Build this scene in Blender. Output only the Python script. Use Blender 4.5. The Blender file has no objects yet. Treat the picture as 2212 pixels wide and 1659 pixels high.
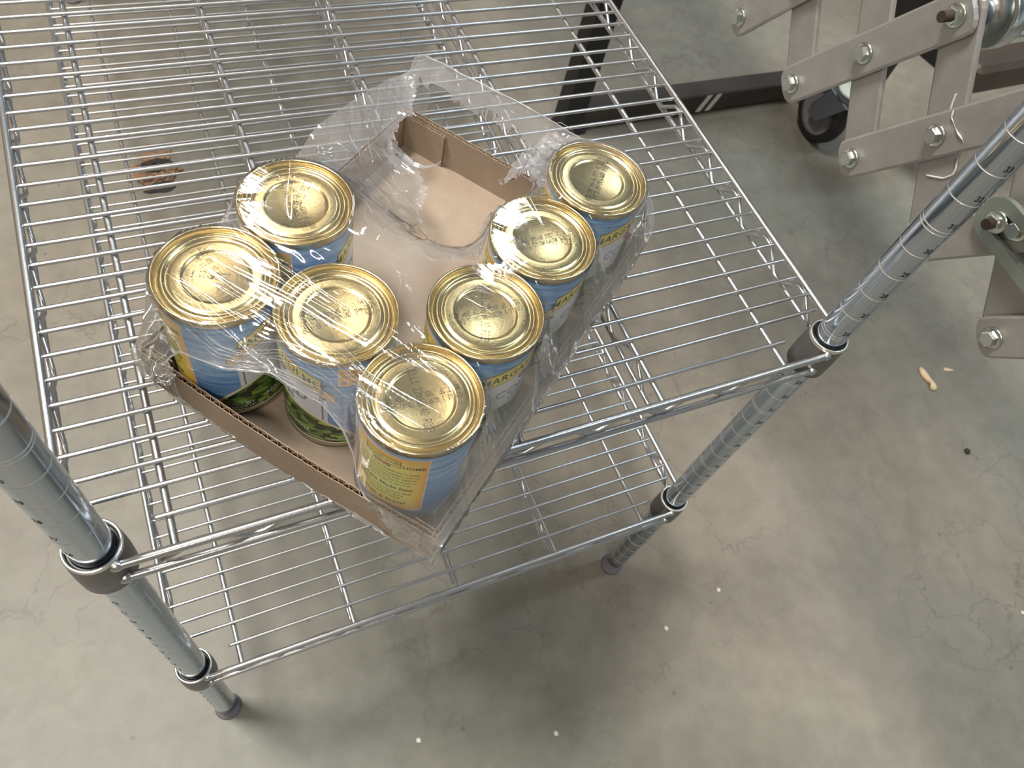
import bpy, math, random
import numpy as np
from mathutils import Vector, Matrix
random.seed(7); rng = np.random.default_rng(7)
PI = math.pi
S = bpy.context.scene
C = S.collection
DECK = 0.616                                  # height of the upper shelf deck above the floor
def W(x, y, z): return Vector((x*.001, y*.001, z*.001 + DECK))   # shelf millimetres -> world metres

# ------------------------------------------------------------------ camera
cam = bpy.data.cameras.new('camera'); co = bpy.data.objects.new('camera', cam); C.objects.link(co)
S.camera = co
R = [[0.90883, -0.37446, 0.18386], [-0.23938, -0.82908, -0.50529], [0.34165, 0.41522, -0.84313]]
m = Matrix(((R[0][0], -R[1][0], -R[2][0]), (R[0][1], -R[1][1], -R[2][1]), (R[0][2], -R[1][2], -R[2][2]))).to_4x4()
m.translation = W(92.51, -198.72, 473.37)
co.matrix_world = m
cam.sensor_width = 36; cam.lens = 1655.41/2212*36
cam.clip_start = .01; cam.clip_end = 60
cam.dof.use_dof = True; cam.dof.focus_distance = .56; cam.dof.aperture_fstop = 14

# ------------------------------------------------------------------ world and lamps
S.view_settings.view_transform = 'Standard'; S.view_settings.look = 'None'
S.view_settings.gamma = 1; S.view_settings.use_curve_mapping = False
S.view_settings.exposure = 0.0
S.cycles.use_denoising = True
S.cycles.caustics_reflective = False; S.cycles.caustics_refractive = False
S.cycles.max_bounces = 10; S.cycles.transparent_max_bounces = 24; S.cycles.sample_clamp_indirect = 8
S.render.film_transparent = False

def nodes(nt):
    nt.nodes.clear()
    def n(t, **k):
        o = nt.nodes.new(t)
        for a, b in k.items():
            if a in ('op',): o.operation = b
            elif a == 'ins':
                for i, v in b.items(): o.inputs[i].default_value = v
            else: setattr(o, a, b)
        return o
    return n, nt.links.new

world = bpy.data.worlds.new('hall'); S.world = world; world.use_nodes = True
n, L = nodes(world.node_tree)
tc = n('ShaderNodeTexCoord'); sp = n('ShaderNodeSeparateXYZ'); L(tc.outputs['Generated'], sp.inputs[0])
rmp = n('ShaderNodeValToRGB'); rmp.color_ramp.interpolation = 'EASE'
el = rmp.color_ramp.elements
el[0].position = 0; el[0].color = (.10, .09, .08, 1); el[1].position = 1; el[1].color = (.20, .20, .205, 1)
for p, c in ((.47, (.16, .15, .14, 1)), (.53, (.30, .30, .31, 1)), (.62, (.50, .52, .56, 1)), (.80, (.24, .24, .25, 1))):
    e = el.new(p); e.color = c
mr = n('ShaderNodeMapRange'); mr.inputs[1].default_value = -1; L(sp.outputs['Z'], mr.inputs[0]); L(mr.outputs[0], rmp.inputs[0])
mp = n('ShaderNodeMapping'); mp.inputs['Scale'].default_value = (2.2, 2.2, 1.3); L(tc.outputs['Generated'], mp.inputs[0])
nz = n('ShaderNodeTexNoise'); nz.inputs['Scale'].default_value = 1.6; nz.inputs['Detail'].default_value = 3; L(mp.outputs[0], nz.inputs[0])
r2 = n('ShaderNodeValToRGB'); r2.color_ramp.elements[0].position = .38; r2.color_ramp.elements[0].color = (.30, .30, .31, 1)
r2.color_ramp.elements[1].position = .62; r2.color_ramp.elements[1].color = (1.55, 1.52, 1.48, 1); L(nz.outputs[0], r2.inputs[0])
mx = n('ShaderNodeMix', data_type='RGBA', blend_type='MULTIPLY'); mx.inputs[0].default_value = 1
L(rmp.outputs[0], mx.inputs[6]); L(r2.outputs[0], mx.inputs[7])
tint = n('ShaderNodeValToRGB'); te = tint.color_ramp.elements     # tint added for the lid reflections: warm left, cool daylight right
te[0].position = .34; te[0].color = (1.22, .95, .66, 1); te[1].position = .74; te[1].color = (.80, 1.02, 1.14, 1)
mx_ = n('ShaderNodeMapRange'); mx_.inputs[1].default_value = -1; L(sp.outputs['X'], mx_.inputs[0]); L(mx_.outputs[0], tint.inputs[0])
mt = n('ShaderNodeMix', data_type='RGBA', blend_type='MULTIPLY'); mt.inputs[0].default_value = 1; L(mx.outputs[2], mt.inputs[6]); L(tint.outputs[0], mt.inputs[7])
bg = n('ShaderNodeBackground'); L(mt.outputs[2], bg.inputs[0]); bg.inputs[1].default_value = .66
wo = n('ShaderNodeOutputWorld'); L(bg.outputs[0], wo.inputs[0])

def area(name, loc, target, sx, sy, power, col):
    l = bpy.data.lights.new(name, 'AREA'); l.shape = 'RECTANGLE'; l.size = sx; l.size_y = sy; l.energy = power; l.color = col
    o = bpy.data.objects.new(name, l); C.objects.link(o); o.location = loc
    d = Vector(target) - Vector(loc); o.rotation_euler = d.to_track_quat('-Z', 'Y').to_euler()
    return o
area('strip_or_fill_lamp', (-1.5, 1.3, 5.8), (.3, .2, .4), 1.3, .9, 400, (1, .95, .875))
area('strip_or_fill_lamp', (.60, 4.04, 6.0), (.13, .08, .72), .10, 2.0, 34, (1, .95, .86))
area('strip_or_fill_lamp', (3.2, 4.6, 6.0), (.29, .10, .72), .16, 1.6, 40, (.90, .97, 1))
area('strip_or_fill_lamp', (3.4, -.2, 5.0), (.7, .2, .4), .5, 2.4, 90, (.84, .95, 1))  # added cool lamp in place of daylight from the right
area('strip_or_fill_lamp', (-1.5, -2.2, 4.4), (.1, .1, .6), 1.6, .6, 86, (1, .92, .80))  # added fill from the front left, brightens the can fronts

# ------------------------------------------------------------------ materials
MATS = {}
def mat(name, col=(.5, .5, .5), rough=.5, metal=0., bump=0., bscale=200, var=0., vscale=20, spec=.5, bstretch=None, coat=0):
    if name in MATS: return MATS[name]
    M = bpy.data.materials.new(name); M.use_nodes = True; MATS[name] = M
    n, L = nodes(M.node_tree)
    b = n('ShaderNodeBsdfPrincipled'); o = n('ShaderNodeOutputMaterial'); L(b.outputs[0], o.inputs[0])
    b.inputs['Base Color'].default_value = (*col, 1); b.inputs['Roughness'].default_value = rough
    b.inputs['Metallic'].default_value = metal; b.inputs['Specular IOR Level'].default_value = spec
    b.inputs['Coat Weight'].default_value = coat
    t = n('ShaderNodeTexCoord')
    if var:
        z = n('ShaderNodeTexNoise'); z.inputs['Scale'].default_value = vscale; z.inputs['Detail'].default_value = 5
        mpn = n('ShaderNodeMapping'); L(t.outputs['Object'], mpn.inputs[0]); L(mpn.outputs[0], z.inputs[0])
        if bstretch: mpn.inputs['Scale'].default_value = bstretch
        q = n('ShaderNodeMix', data_type='RGBA'); L(z.outputs[0], q.inputs[0])
        q.inputs[6].default_value = (*[c*(1-var) for c in col], 1); q.inputs[7].default_value = (*[min(1, c*(1+var)) for c in col], 1)
        L(q.outputs[2], b.inputs['Base Color'])
    if bump:
        z = n('ShaderNodeTexNoise'); z.inputs['Scale'].default_value = bscale; z.inputs['Detail'].default_value = 3
        L(t.outputs['Object'], z.inputs[0]); bp = n('ShaderNodeBump'); bp.inputs['Strength'].default_value = bump
        bp.inputs['Distance'].default_value = .001; L(z.outputs[0], bp.inputs['Height']); L(bp.outputs[0], b.inputs['Normal'])
    return M
M_wire = mat('bright_zinc_wire', (.60, .61, .63), .30, 1, bump=.10, bscale=500)
M_post = mat('chromed_post', (.50, .57, .66), .13, 1)
M_groove = mat('post_groove', (.95, .96, .98), .42, 1)  # colour made paler than the post to paint in the groove highlights
M_collar = mat('grey_collar', (.20, .20, .205), .42, .75, bump=.15, bscale=900)
M_rimedge = mat('collar_bare_edge', (.85, .83, .79), .3, 1)
M_black = mat('black_plastic', (.012, .012, .014), .38)
M_ink = mat('black_ink', (.02, .02, .025), .6)
M_floorfoot = mat('grey_foot', (.16, .16, .18), .5)
M_gold = mat('gold_lacquer', (.60, .49, .26), .25, 1, bump=.05, bscale=700)
M_seam = mat('gold_seam', (.72, .60, .36), .22, 1)
M_can = mat('tin_body', (.55, .5, .4), .3, 1)
M_codeink = mat('dot_code_ink', (.035, .028, .015), .7)
M_alu = mat('mill_aluminium', (.45, .44, .43), .48, .7, bump=.25, bscale=350, var=.18, vscale=60)
M_bolt = mat('zinc_bolt', (.62, .66, .64), .25, 1)
M_rust = mat('rusty_thread', (.06, .042, .034), .7, .3)
M_zincplate = mat('dull_zinc_plate', (.38, .43, .38), .42, .8, var=.15, vscale=40)
M_steel = mat('dirty_black_tube', (.055, .043, .036), .48, .2, var=.5, vscale=14)
M_steelblk = mat('black_tube', (.012, .012, .013), .4)
M_brownpaint = mat('brown_scuffed_tube', (.075, .055, .042), .5, .2, var=.5, vscale=12)
M_white = mat('white_paint', (.75, .75, .73), .6)
M_rubber = mat('rubber_tyre', (.012, .012, .013), .6)
M_fork = mat('caster_fork_zinc', (.22, .25, .29), .4, .8)
M_wheelhub = mat('grey_wheel_hub', (.17, .165, .18), .45)
M_palegreen = mat('pale_green_plastic', (.52, .62, .58), .5)
M_glue = mat('dried_glue', (.74, .72, .70), .4)
M_peanut = mat('cream_foam', (.78, .62, .40), .8, var=.12, vscale=90)
M_bark = mat('brown_scrap', (.30, .18, .11), .85, var=.35, vscale=60)
M_barkdark = mat('dark_scrap', (.03, .025, .022), .8)
M_crumb = mat('white_crumb', (.75, .72, .66), .8)
# paper label inks
M_yel = mat('label_yellow', (.88, .76, .10), .38, coat=.3)
M_gold2 = mat('label_gold', (.72, .50, .14), .38, coat=.3)
M_org = mat('label_orange', (.90, .50, .10), .38, coat=.3)
M_dk = mat('label_dark', (.03, .04, .04), .4, coat=.3)
M_brown = mat('label_brown', (.16, .09, .03), .4, coat=.3)
M_lab_w = mat('label_white', (.68, .71, .78), .38, coat=.3, var=.08, vscale=120)
M_cream = mat('label_cream', (.80, .72, .52), .4, coat=.3)
M_grey = mat('label_grey_text', (.20, .22, .28), .4, coat=.3)
M_red = mat('label_red', (.55, .04, .08), .4, coat=.3)
M_veg = mat('label_veg_green', (.04, .22, .05), .4, coat=.3)
M_purple = mat('label_purple', (.30, .22, .48), .4)

def blue_label():
    M = bpy.data.materials.new('label_blue_planks'); M.use_nodes = True; n, L = nodes(M.node_tree)
    b = n('ShaderNodeBsdfPrincipled'); o = n('ShaderNodeOutputMaterial'); L(b.outputs[0], o.inputs[0])
    t = n('ShaderNodeTexCoord'); mp = n('ShaderNodeMapping'); mp.inputs['Scale'].default_value = (22, 22, 420); L(t.outputs['Object'], mp.inputs[0])
    z = n('ShaderNodeTexNoise'); z.inputs['Scale'].default_value = 1; z.inputs['Detail'].default_value = 5; L(mp.outputs[0], z.inputs[0])
    r = n('ShaderNodeValToRGB'); e = r.color_ramp.elements; e[0].position = .3; e[0].color = (.09, .24, .55, 1); e[1].position = .72; e[1].color = (.46, .66, .90, 1)
    q = e.new(.5); q.color = (.22, .45, .78, 1); L(z.outputs[0], r.inputs[0])
    sp = n('ShaderNodeSeparateXYZ'); L(t.outputs['Object'], sp.inputs[0])
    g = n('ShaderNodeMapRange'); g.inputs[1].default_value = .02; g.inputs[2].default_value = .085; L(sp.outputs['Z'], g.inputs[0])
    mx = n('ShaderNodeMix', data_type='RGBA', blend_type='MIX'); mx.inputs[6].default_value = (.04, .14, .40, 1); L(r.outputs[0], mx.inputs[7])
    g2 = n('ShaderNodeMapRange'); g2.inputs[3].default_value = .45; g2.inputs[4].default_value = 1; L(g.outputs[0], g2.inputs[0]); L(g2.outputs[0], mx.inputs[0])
    L(mx.outputs[2], b.inputs['Base Color']); b.inputs['Roughness'].default_value = .36; b.inputs['Coat Weight'].default_value = .3
    return M
M_blue = blue_label()
def greens():
    M = bpy.data.materials.new('label_greens_photo'); M.use_nodes = True; n, L = nodes(M.node_tree)
    b = n('ShaderNodeBsdfPrincipled'); o = n('ShaderNodeOutputMaterial'); L(b.outputs[0], o.inputs[0])
    t = n('ShaderNodeTexCoord'); mp = n('ShaderNodeMapping'); mp.inputs['Scale'].default_value = (150, 150, 260); mp.inputs['Rotation'].default_value = (.5, .3, .4); L(t.outputs['Object'], mp.inputs[0])
    z0 = n('ShaderNodeTexNoise'); z0.inputs['Scale'].default_value = .8; L(mp.outputs[0], z0.inputs[0])
    mx0 = n('ShaderNodeMix', data_type='RGBA'); mx0.inputs[0].default_value = .35; L(mp.outputs[0], mx0.inputs[6]); L(z0.outputs[1], mx0.inputs[7])
    v = n('ShaderNodeTexVoronoi'); v.inputs['Scale'].default_value = 1.6; L(mx0.outputs[2], v.inputs[0])
    sc = n('ShaderNodeSeparateColor'); L(v.outputs['Color'], sc.inputs[0])
    r = n('ShaderNodeValToRGB'); e = r.color_ramp.elements; r.color_ramp.interpolation = 'LINEAR'
    e[0].position = .25; e[0].color = (.006, .010, .004, 1); e[1].position = 1; e[1].color = (.42, .58, .10, 1)
    for p, c in ((.45, (.03, .09, .012, 1)), (.7, (.13, .27, .03, 1)), (.86, (.26, .42, .06, 1))):
        q = e.new(p); q.color = c
    L(sc.outputs[0], r.inputs[0])
    L(r.outputs[0], b.inputs['Base Color']); b.inputs['Roughness'].default_value = .36; b.inputs['Coat Weight'].default_value = .3
    return M
M_greens = greens()
def panel_mat():
    M = bpy.data.materials.new('label_story_panel'); M.use_nodes = True; n, L = nodes(M.node_tree)
    b = n('ShaderNodeBsdfPrincipled'); o = n('ShaderNodeOutputMaterial'); L(b.outputs[0], o.inputs[0])
    a = n('ShaderNodeAttribute'); a.attribute_name = 'edge'
    r = n('ShaderNodeValToRGB'); e = r.color_ramp.elements; e[0].position = 0; e[0].color = (.95, .48, .07, 1); e[1].position = .8; e[1].color = (.80, .84, .14, 1)
    q = e.new(.3); q.color = (.92, .74, .12, 1)
    L(a.outputs['Fac'], r.inputs[0]); L(r.outputs[0], b.inputs['Base Color']); b.inputs['Roughness'].default_value = .36; b.inputs['Coat Weight'].default_value = .3
    return M
M_panel = panel_mat()
def card(name, base, dark=.12):
    M = bpy.data.materials.new(name); M.use_nodes = True; n, L = nodes(M.node_tree)
    b = n('ShaderNodeBsdfPrincipled'); o = n('ShaderNodeOutputMaterial'); L(b.outputs[0], o.inputs[0])
    t = n('ShaderNodeTexCoord'); z = n('ShaderNodeTexNoise'); z.inputs['Scale'].default_value = 30; z.inputs['Detail'].default_value = 8; z.inputs['Roughness'].default_value = .7; L(t.outputs['Object'], z.inputs[0])
    z2 = n('ShaderNodeTexNoise'); z2.inputs['Scale'].default_value = 700; z2.inputs['Detail'].default_value = 2; L(t.outputs['Object'], z2.inputs[0])
    r = n('ShaderNodeValToRGB'); e = r.color_ramp.elements; e[0].position = .3; e[0].color = (*[c*(1-dark) for c in base], 1); e[1].position = .7; e[1].color = (*[c*(1+dark*.5) for c in base], 1)
    L(z.outputs[0], r.inputs[0])
    mx = n('ShaderNodeMix', data_type='RGBA', blend_type='MULTIPLY'); mx.inputs[0].default_value = .22; L(r.outputs[0], mx.inputs[6]); L(z2.outputs[0], mx.inputs[7])
    L(mx.outputs[2], b.inputs['Base Color']); b.inputs['Roughness'].default_value = .82; b.inputs['Specular IOR Level'].default_value = .2
    bp = n('ShaderNodeBump'); bp.inputs['Strength'].default_value = .12; bp.inputs['Distance'].default_value = .001; L(z2.outputs[0], bp.inputs['Height']); L(bp.outputs[0], b.inputs['Normal'])
    return M
M_card = card('kraft_board', (.41, .325, .25))
M_flute = card('kraft_cut_edge', (.42, .29, .19))

def film_mat(name='clear_film', haze0=.015, haze1=.50, stretch=(60, 12, 60)):
    M = bpy.data.materials.new(name); M.use_nodes = True; n, L = nodes(M.node_tree)
    t = n('ShaderNodeTexCoord')
    mp = n('ShaderNodeMapping'); mp.inputs['Scale'].default_value = stretch; L(t.outputs['Object'], mp.inputs[0])
    z = n('ShaderNodeTexNoise'); z.inputs['Scale'].default_value = 1; z.inputs['Detail'].default_value = 4; z.inputs['Distortion'].default_value = .6; L(mp.outputs[0], z.inputs[0])
    z2 = n('ShaderNodeTexNoise'); z2.inputs['Scale'].default_value = 30; z2.inputs['Detail'].default_value = 3; z2.inputs['Distortion'].default_value = 1.2; L(t.outputs['Object'], z2.inputs[0])
    ad = n('ShaderNodeMath', op='MULTIPLY_ADD'); L(z2.outputs[0], ad.inputs[0]); ad.inputs[1].default_value = .45; L(z.outputs[0], ad.inputs[2])
    bp = n('ShaderNodeBump'); bp.inputs['Strength'].default_value = .26; bp.inputs['Distance'].default_value = .0011; L(ad.outputs[0], bp.inputs['Height'])
    lw = n('ShaderNodeLayerWeight'); lw.inputs[0].default_value = .5; L(bp.outputs[0], lw.inputs['Normal'])
    pw = n('ShaderNodeMath', op='POWER'); L(lw.outputs['Facing'], pw.inputs[0]); pw.inputs[1].default_value = 4.5
    fr = n('ShaderNodeMath', op='MULTIPLY_ADD'); L(pw.outputs[0], fr.inputs[0]); fr.inputs[1].default_value = .95; fr.inputs[2].default_value = .042
    f2 = n('ShaderNodeMath', op='MULTIPLY', use_clamp=True); L(fr.outputs[0], f2.inputs[0]); f2.inputs[1].default_value = 2.0
    tr = n('ShaderNodeBsdfTransparent'); tr.inputs[0].default_value = (.985, .985, .99, 1)
    gl = n('ShaderNodeBsdfGlossy'); gl.inputs['Roughness'].default_value = .07; L(bp.outputs[0], gl.inputs['Normal'])
    df = n('ShaderNodeBsdfDiffuse'); df.inputs[0].default_value = (.95, .95, .98, 1)
    tl = n('ShaderNodeBsdfTranslucent'); tl.inputs[0].default_value = (.95, .95, .98, 1)
    ds = n('ShaderNodeMixShader'); ds.inputs[0].default_value = .5; L(df.outputs[0], ds.inputs[1]); L(tl.outputs[0], ds.inputs[2])
    at = n('ShaderNodeAttribute'); at.attribute_name = 'haze'
    hz = n('ShaderNodeMapRange'); hz.inputs[1].default_value = .52; hz.inputs[2].default_value = .72; hz.inputs[3].default_value = haze0; hz.inputs[4].default_value = haze0+.045; L(z.outputs[0], hz.inputs[0])
    hm = n('ShaderNodeMath', op='MULTIPLY_ADD', use_clamp=True); L(at.outputs['Fac'], hm.inputs[0]); hm.inputs[1].default_value = haze1; L(hz.outputs[0], hm.inputs[2])
    m1 = n('ShaderNodeMixShader'); L(hm.outputs[0], m1.inputs[0]); L(tr.outputs[0], m1.inputs[1]); L(ds.outputs[0], m1.inputs[2])
    m2 = n('ShaderNodeMixShader'); L(f2.outputs[0], m2.inputs[0]); L(m1.outputs[0], m2.inputs[1]); L(gl.outputs[0], m2.inputs[2])
    o = n('ShaderNodeOutputMaterial'); L(m2.outputs[0], o.inputs[0])
    return M
M_film = film_mat()

def floor_mat():
    M = bpy.data.materials.new('polished_concrete'); M.use_nodes = True; n, L = nodes(M.node_tree)
    b = n('ShaderNodeBsdfPrincipled'); o = n('ShaderNodeOutputMaterial'); L(b.outputs[0], o.inputs[0])
    t = n('ShaderNodeTexCoord')
    def noise(sc, det=5, dist=0., ro=.55, off=0):
        mp = n('ShaderNodeMapping'); mp.inputs['Location'].default_value = (off, off*.7, 0); L(t.outputs['Object'], mp.inputs[0])
        z = n('ShaderNodeTexNoise'); z.inputs['Scale'].default_value = sc; z.inputs['Detail'].default_value = det; z.inputs['Distortion'].default_value = dist; z.inputs['Roughness'].default_value = ro
        L(mp.outputs[0], z.inputs[0]); return z
    a = noise(2.1, 6, .8); r = n('ShaderNodeValToRGB'); e = r.color_ramp.elements
    e[0].position = .36; e[0].color = (.195, .180, .156, 1); e[1].position = .64; e[1].color = (.250, .235, .206, 1); L(a.outputs[0], r.inputs[0])
    h = noise(1.0, 4, .5, off=3.3); r2 = n('ShaderNodeValToRGB'); e = r2.color_ramp.elements
    e[0].position = .38; e[0].color = (1.06, 1.0, .92, 1); e[1].position = .66; e[1].color = (.89, .97, .96, 1); L(h.outputs[0], r2.inputs[0])
    m1 = n('ShaderNodeMix', data_type='RGBA', blend_type='MULTIPLY'); m1.inputs[0].default_value = 1; L(r.outputs[0], m1.inputs[6]); L(r2.outputs[0], m1.inputs[7])
    f = noise(26, 7, .3, .65); r3 = n('ShaderNodeValToRGB'); e = r3.color_ramp.elements
    e[0].position = .30; e[0].color = (.82, .81, .80, 1); e[1].position = .66; e[1].color = (1.08, 1.08, 1.08, 1); L(f.outputs[0], r3.inputs[0])
    m2 = n('ShaderNodeMix', data_type='RGBA', blend_type='MULTIPLY'); m2.inputs[0].default_value = .8; L(m1.outputs[2], m2.inputs[6]); L(r3.outputs[0], m2.inputs[7])
    # hairline crazing
    dn = noise(9, 4, 0, .6, 1.7); md = n('ShaderNodeMix', data_type='RGBA'); md.inputs[0].default_value = .12; L(t.outputs['Object'], md.inputs[6]); L(dn.outputs[1], md.inputs[7])
    v = n('ShaderNodeTexVoronoi', feature='DISTANCE_TO_EDGE'); v.inputs['Scale'].default_value = 11.5; L(md.outputs[2], v.inputs[0])
    cr = n('ShaderNodeMapRange'); cr.inputs[1].default_value = .004; cr.inputs[2].default_value = .02; cr.inputs[3].default_value = 1; cr.inputs[4].default_value = 0; L(v.outputs[0], cr.inputs[0])
    k = noise(3.2, 3, 0, .5, 5.1); km = n('ShaderNodeMapRange'); km.inputs[1].default_value = .44; km.inputs[2].default_value = .60; km.inputs[4].default_value = .40; L(k.outputs[0], km.inputs[0])
    cm = n('ShaderNodeMath', op='MULTIPLY', use_clamp=True); L(cr.outputs[0], cm.inputs[0]); L(km.outputs[0], cm.inputs[1])
    m3 = n('ShaderNodeMix', data_type='RGBA'); m3.inputs[7].default_value = (.10, .088, .075, 1); L(cm.outputs[0], m3.inputs[0]); L(m2.outputs[2], m3.inputs[6])
    # small dark specks
    v2 = n('ShaderNodeTexVoronoi'); v2.inputs['Scale'].default_value = 16; L(t.outputs['Object'], v2.inputs[0])
    s2 = n('ShaderNodeMapRange'); s2.inputs[1].default_value = .035; s2.inputs[2].default_value = .06; s2.inputs[3].default_value = .55; s2.inputs[4].default_value = 0; L(v2.outputs[0], s2.inputs[0])
    m4 = n('ShaderNodeMix', data_type='RGBA'); m4.inputs[7].default_value = (.09, .08, .07, 1); L(s2.outputs[0], m4.inputs[0]); L(m3.outputs[2], m4.inputs[6])
    L(m4.outputs[2], b.inputs['Base Color'])
    rr = n('ShaderNodeMapRange'); rr.inputs[3].default_value = .38; rr.inputs[4].default_value = .58; L(a.outputs[0], rr.inputs[0]); L(rr.outputs[0], b.inputs['Roughness'])
    b.inputs['Specular IOR Level'].default_value = .45
    bp = n('ShaderNodeBump'); bp.inputs['Strength'].default_value = .15; bp.inputs['Distance'].default_value = .002; L(f.outputs[0], bp.inputs['Height']); L(bp.outputs[0], b.inputs['Normal'])
    return M

# ------------------------------------------------------------------ mesh helpers (millimetres in, metres out)
class MB:
    def __init__(s): s.v = []; s.f = []; s.m = []; s.sm = []
    def add(s, V, F, mi=0, smooth=True):
        o = len(s.v); s.v += [tuple(p) for p in V]
        s.f += [tuple(i+o for i in f) for f in F]; s.m += [mi]*len(F); s.sm += [smooth]*len(F)
    def tube(s, pts, r, seg=10, mi=0, cap=True, closed=False):
        P = [Vector(p) for p in pts]; N = len(P); rr = r if hasattr(r, '__len__') else [r]*N
        up = None; V = []
        for i, p in enumerate(P):
            if closed: t = (P[(i+1) % N]-P[i-1])
            else: t = (P[min(i+1, N-1)]-P[max(i-1, 0)])
            if t.length < 1e-9: t = Vector((0, 0, 1))
            t.normalize()
            if up is None:
                up = Vector((0, 0, 1)) if abs(t.z) < .9 else Vector((1, 0, 0))
            a = t.cross(up)
            if a.length < 1e-6: a = t.cross(Vector((1, 0, 0)))
            a.normalize(); b = a.cross(t); up = -b if False else b
            up = b
            V += [p+(a*math.cos(2*PI*k/seg)+b*math.sin(2*PI*k/seg))*rr[i] for k in range(seg)]
        F = []
        for i in range(N if closed else N-1):
            j = (i+1) % N
            F += [(i*seg+k, i*seg+(k+1) % seg, j*seg+(k+1) % seg, j*seg+k) for k in range(seg)]
        s.add(V, F, mi)
        if cap and not closed:
            s.add(V[:seg], [tuple(range(seg))], mi, False); s.add(V[-seg:], [tuple(reversed(range(seg)))], mi, False)
    def lathe(s, prof, seg=64, mi=0, c=(0, 0, 0), axis='z', smooth=True):
        V = []
        for (r, z) in prof:
            for k in range(seg):
                a = 2*PI*k/seg; q = (r*math.cos(a), r*math.sin(a), z)
                if axis == 'x': q = (q[2], q[0], q[1])
                if axis == 'y': q = (q[1], q[2], q[0])
                V.append((q[0]+c[0], q[1]+c[1], q[2]+c[2]))
        F = [(i*seg+k, i*seg+(k+1) % seg, (i+1)*seg+(k+1) % seg, (i+1)*seg+k) for i in range(len(prof)-1) for k in range(seg)]
        s.add(V, F, mi, smooth)
    def box(s, x0, x1, y0, y1, z0, z1, mi=0, M=None, bev=0):
        if bev:
            xs, ys, zs = (x0, x1), (y0, y1), (z0, z1); b = bev
            V = []; F = []
            ring = [(x0+b, y0), (x1-b, y0), (x1, y0+b), (x1, y1-b), (x1-b, y1), (x0+b, y1), (x0, y1-b), (x0, y0+b)]
            ins = [(x0+b, y0+b), (x1-b, y0+b), (x1-b, y0+b), (x1-b, y1-b), (x1-b, y1-b), (x0+b, y1-b), (x0+b, y1-b), (x0+b, y0+b)]
            for z, rr in ((z0, ins), (z0+b, ring), (z1-b, ring), (z1, ins)): V += [(p[0], p[1], z) for p in rr]
            for l in range(3): F += [(l*8+k, l*8+(k+1) % 8, (l+1)*8+(k+1) % 8, (l+1)*8+k) for k in range(8)]
            F += [tuple(reversed(range(8))), tuple(range(24, 32))]
        else:
            V = [(x, y, z) for z in (z0, z1) for y in (y0, y1) for x in (x0, x1)]
            F = [(0, 2, 3, 1), (4, 5, 7, 6), (0, 1, 5, 4), (2, 6, 7, 3), (0, 4, 6, 2), (1, 3, 7, 5)]
        if M is not None: V = [M @ Vector(p) for p in V]
        s.add(V, F, mi, False)
    def sphere(s, c, r, seg=12, mi=0, sc=(1, 1, 1)):
        V = []; n = seg//2
        for i in range(n+1):
            for k in range(seg):
                a, b = PI*i/n, 2*PI*k/seg
                V.append((c[0]+r*sc[0]*math.sin(a)*math.cos(b), c[1]+r*sc[1]*math.sin(a)*math.sin(b), c[2]+r*sc[2]*math.cos(a)))
        s.add(V, [(i*seg+k, (i+1)*seg+k, (i+1)*seg+(k+1) % seg, i*seg+(k+1) % seg) for i in range(n) for k in range(seg)], mi)
    def build(s, name, mats, parent=None, loc=None, world=False, attrs=None):
        me = bpy.data.meshes.new(name)
        me.from_pydata([(p[0]*.001, p[1]*.001, p[2]*.001) for p in s.v], [], s.f)
        mats = mats if isinstance(mats, (list, tuple)) else [mats]
        for q in mats: me.materials.append(q)
        me.polygons.foreach_set('material_index', s.m); me.polygons.foreach_set('use_smooth', s.sm)
        if attrs:
            for k, vals in attrs.items():
                a = me.attributes.new(k, 'FLOAT', 'POINT'); a.data.foreach_set('value', vals)
        me.update()
        o = bpy.data.objects.new(name, me); C.objects.link(o)
        if parent: o.parent = parent
        if loc is not None: o.location = loc
        return o
def tag(o, label=None, cat=None, group=None, kind=None):
    if label: o['label'] = label
    if cat: o['category'] = cat
    if group: o['group'] = group
    if kind: o['kind'] = kind
    return o
def empty(name, loc, rz=0):
    o = bpy.data.objects.new(name, None); C.objects.link(o); o.location = loc; o.rotation_euler = (0, 0, rz); o.empty_display_size = .02
    return o

# text -> flat triangles (x right, y up), in millimetres, centred
def text_tris(s, size, bold=0., align='CENTER', space=1.0, sx=1.0):
    cu = bpy.data.curves.new('t', 'FONT'); cu.body = s; cu.size = size; cu.align_x = align; cu.align_y = 'CENTER'
    cu.offset = bold; cu.resolution_u = 2; cu.space_character = space; cu.fill_mode = 'FRONT'
    ob = bpy.data.objects.new('t', cu); C.objects.link(ob)
    dg = bpy.context.evaluated_depsgraph_get(); me = ob.evaluated_get(dg).to_mesh()
    V = [(v.co.x*sx, v.co.y) for v in me.vertices]; F = [tuple(p.vertices) for p in me.polygons]
    bpy.data.objects.remove(ob); bpy.data.curves.remove(cu)
    return V, F

# ------------------------------------------------------------------ the floor
fm = bpy.data.meshes.new('floor'); fm.from_pydata([(-7, -6, 0), (9, -6, 0), (9, 9, 0), (-7, 9, 0)], [], [(0, 1, 2, 3)]); fm.materials.append(floor_mat())
fo = bpy.data.objects.new('floor', fm); C.objects.link(fo); fo['kind'] = 'structure'

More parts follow.
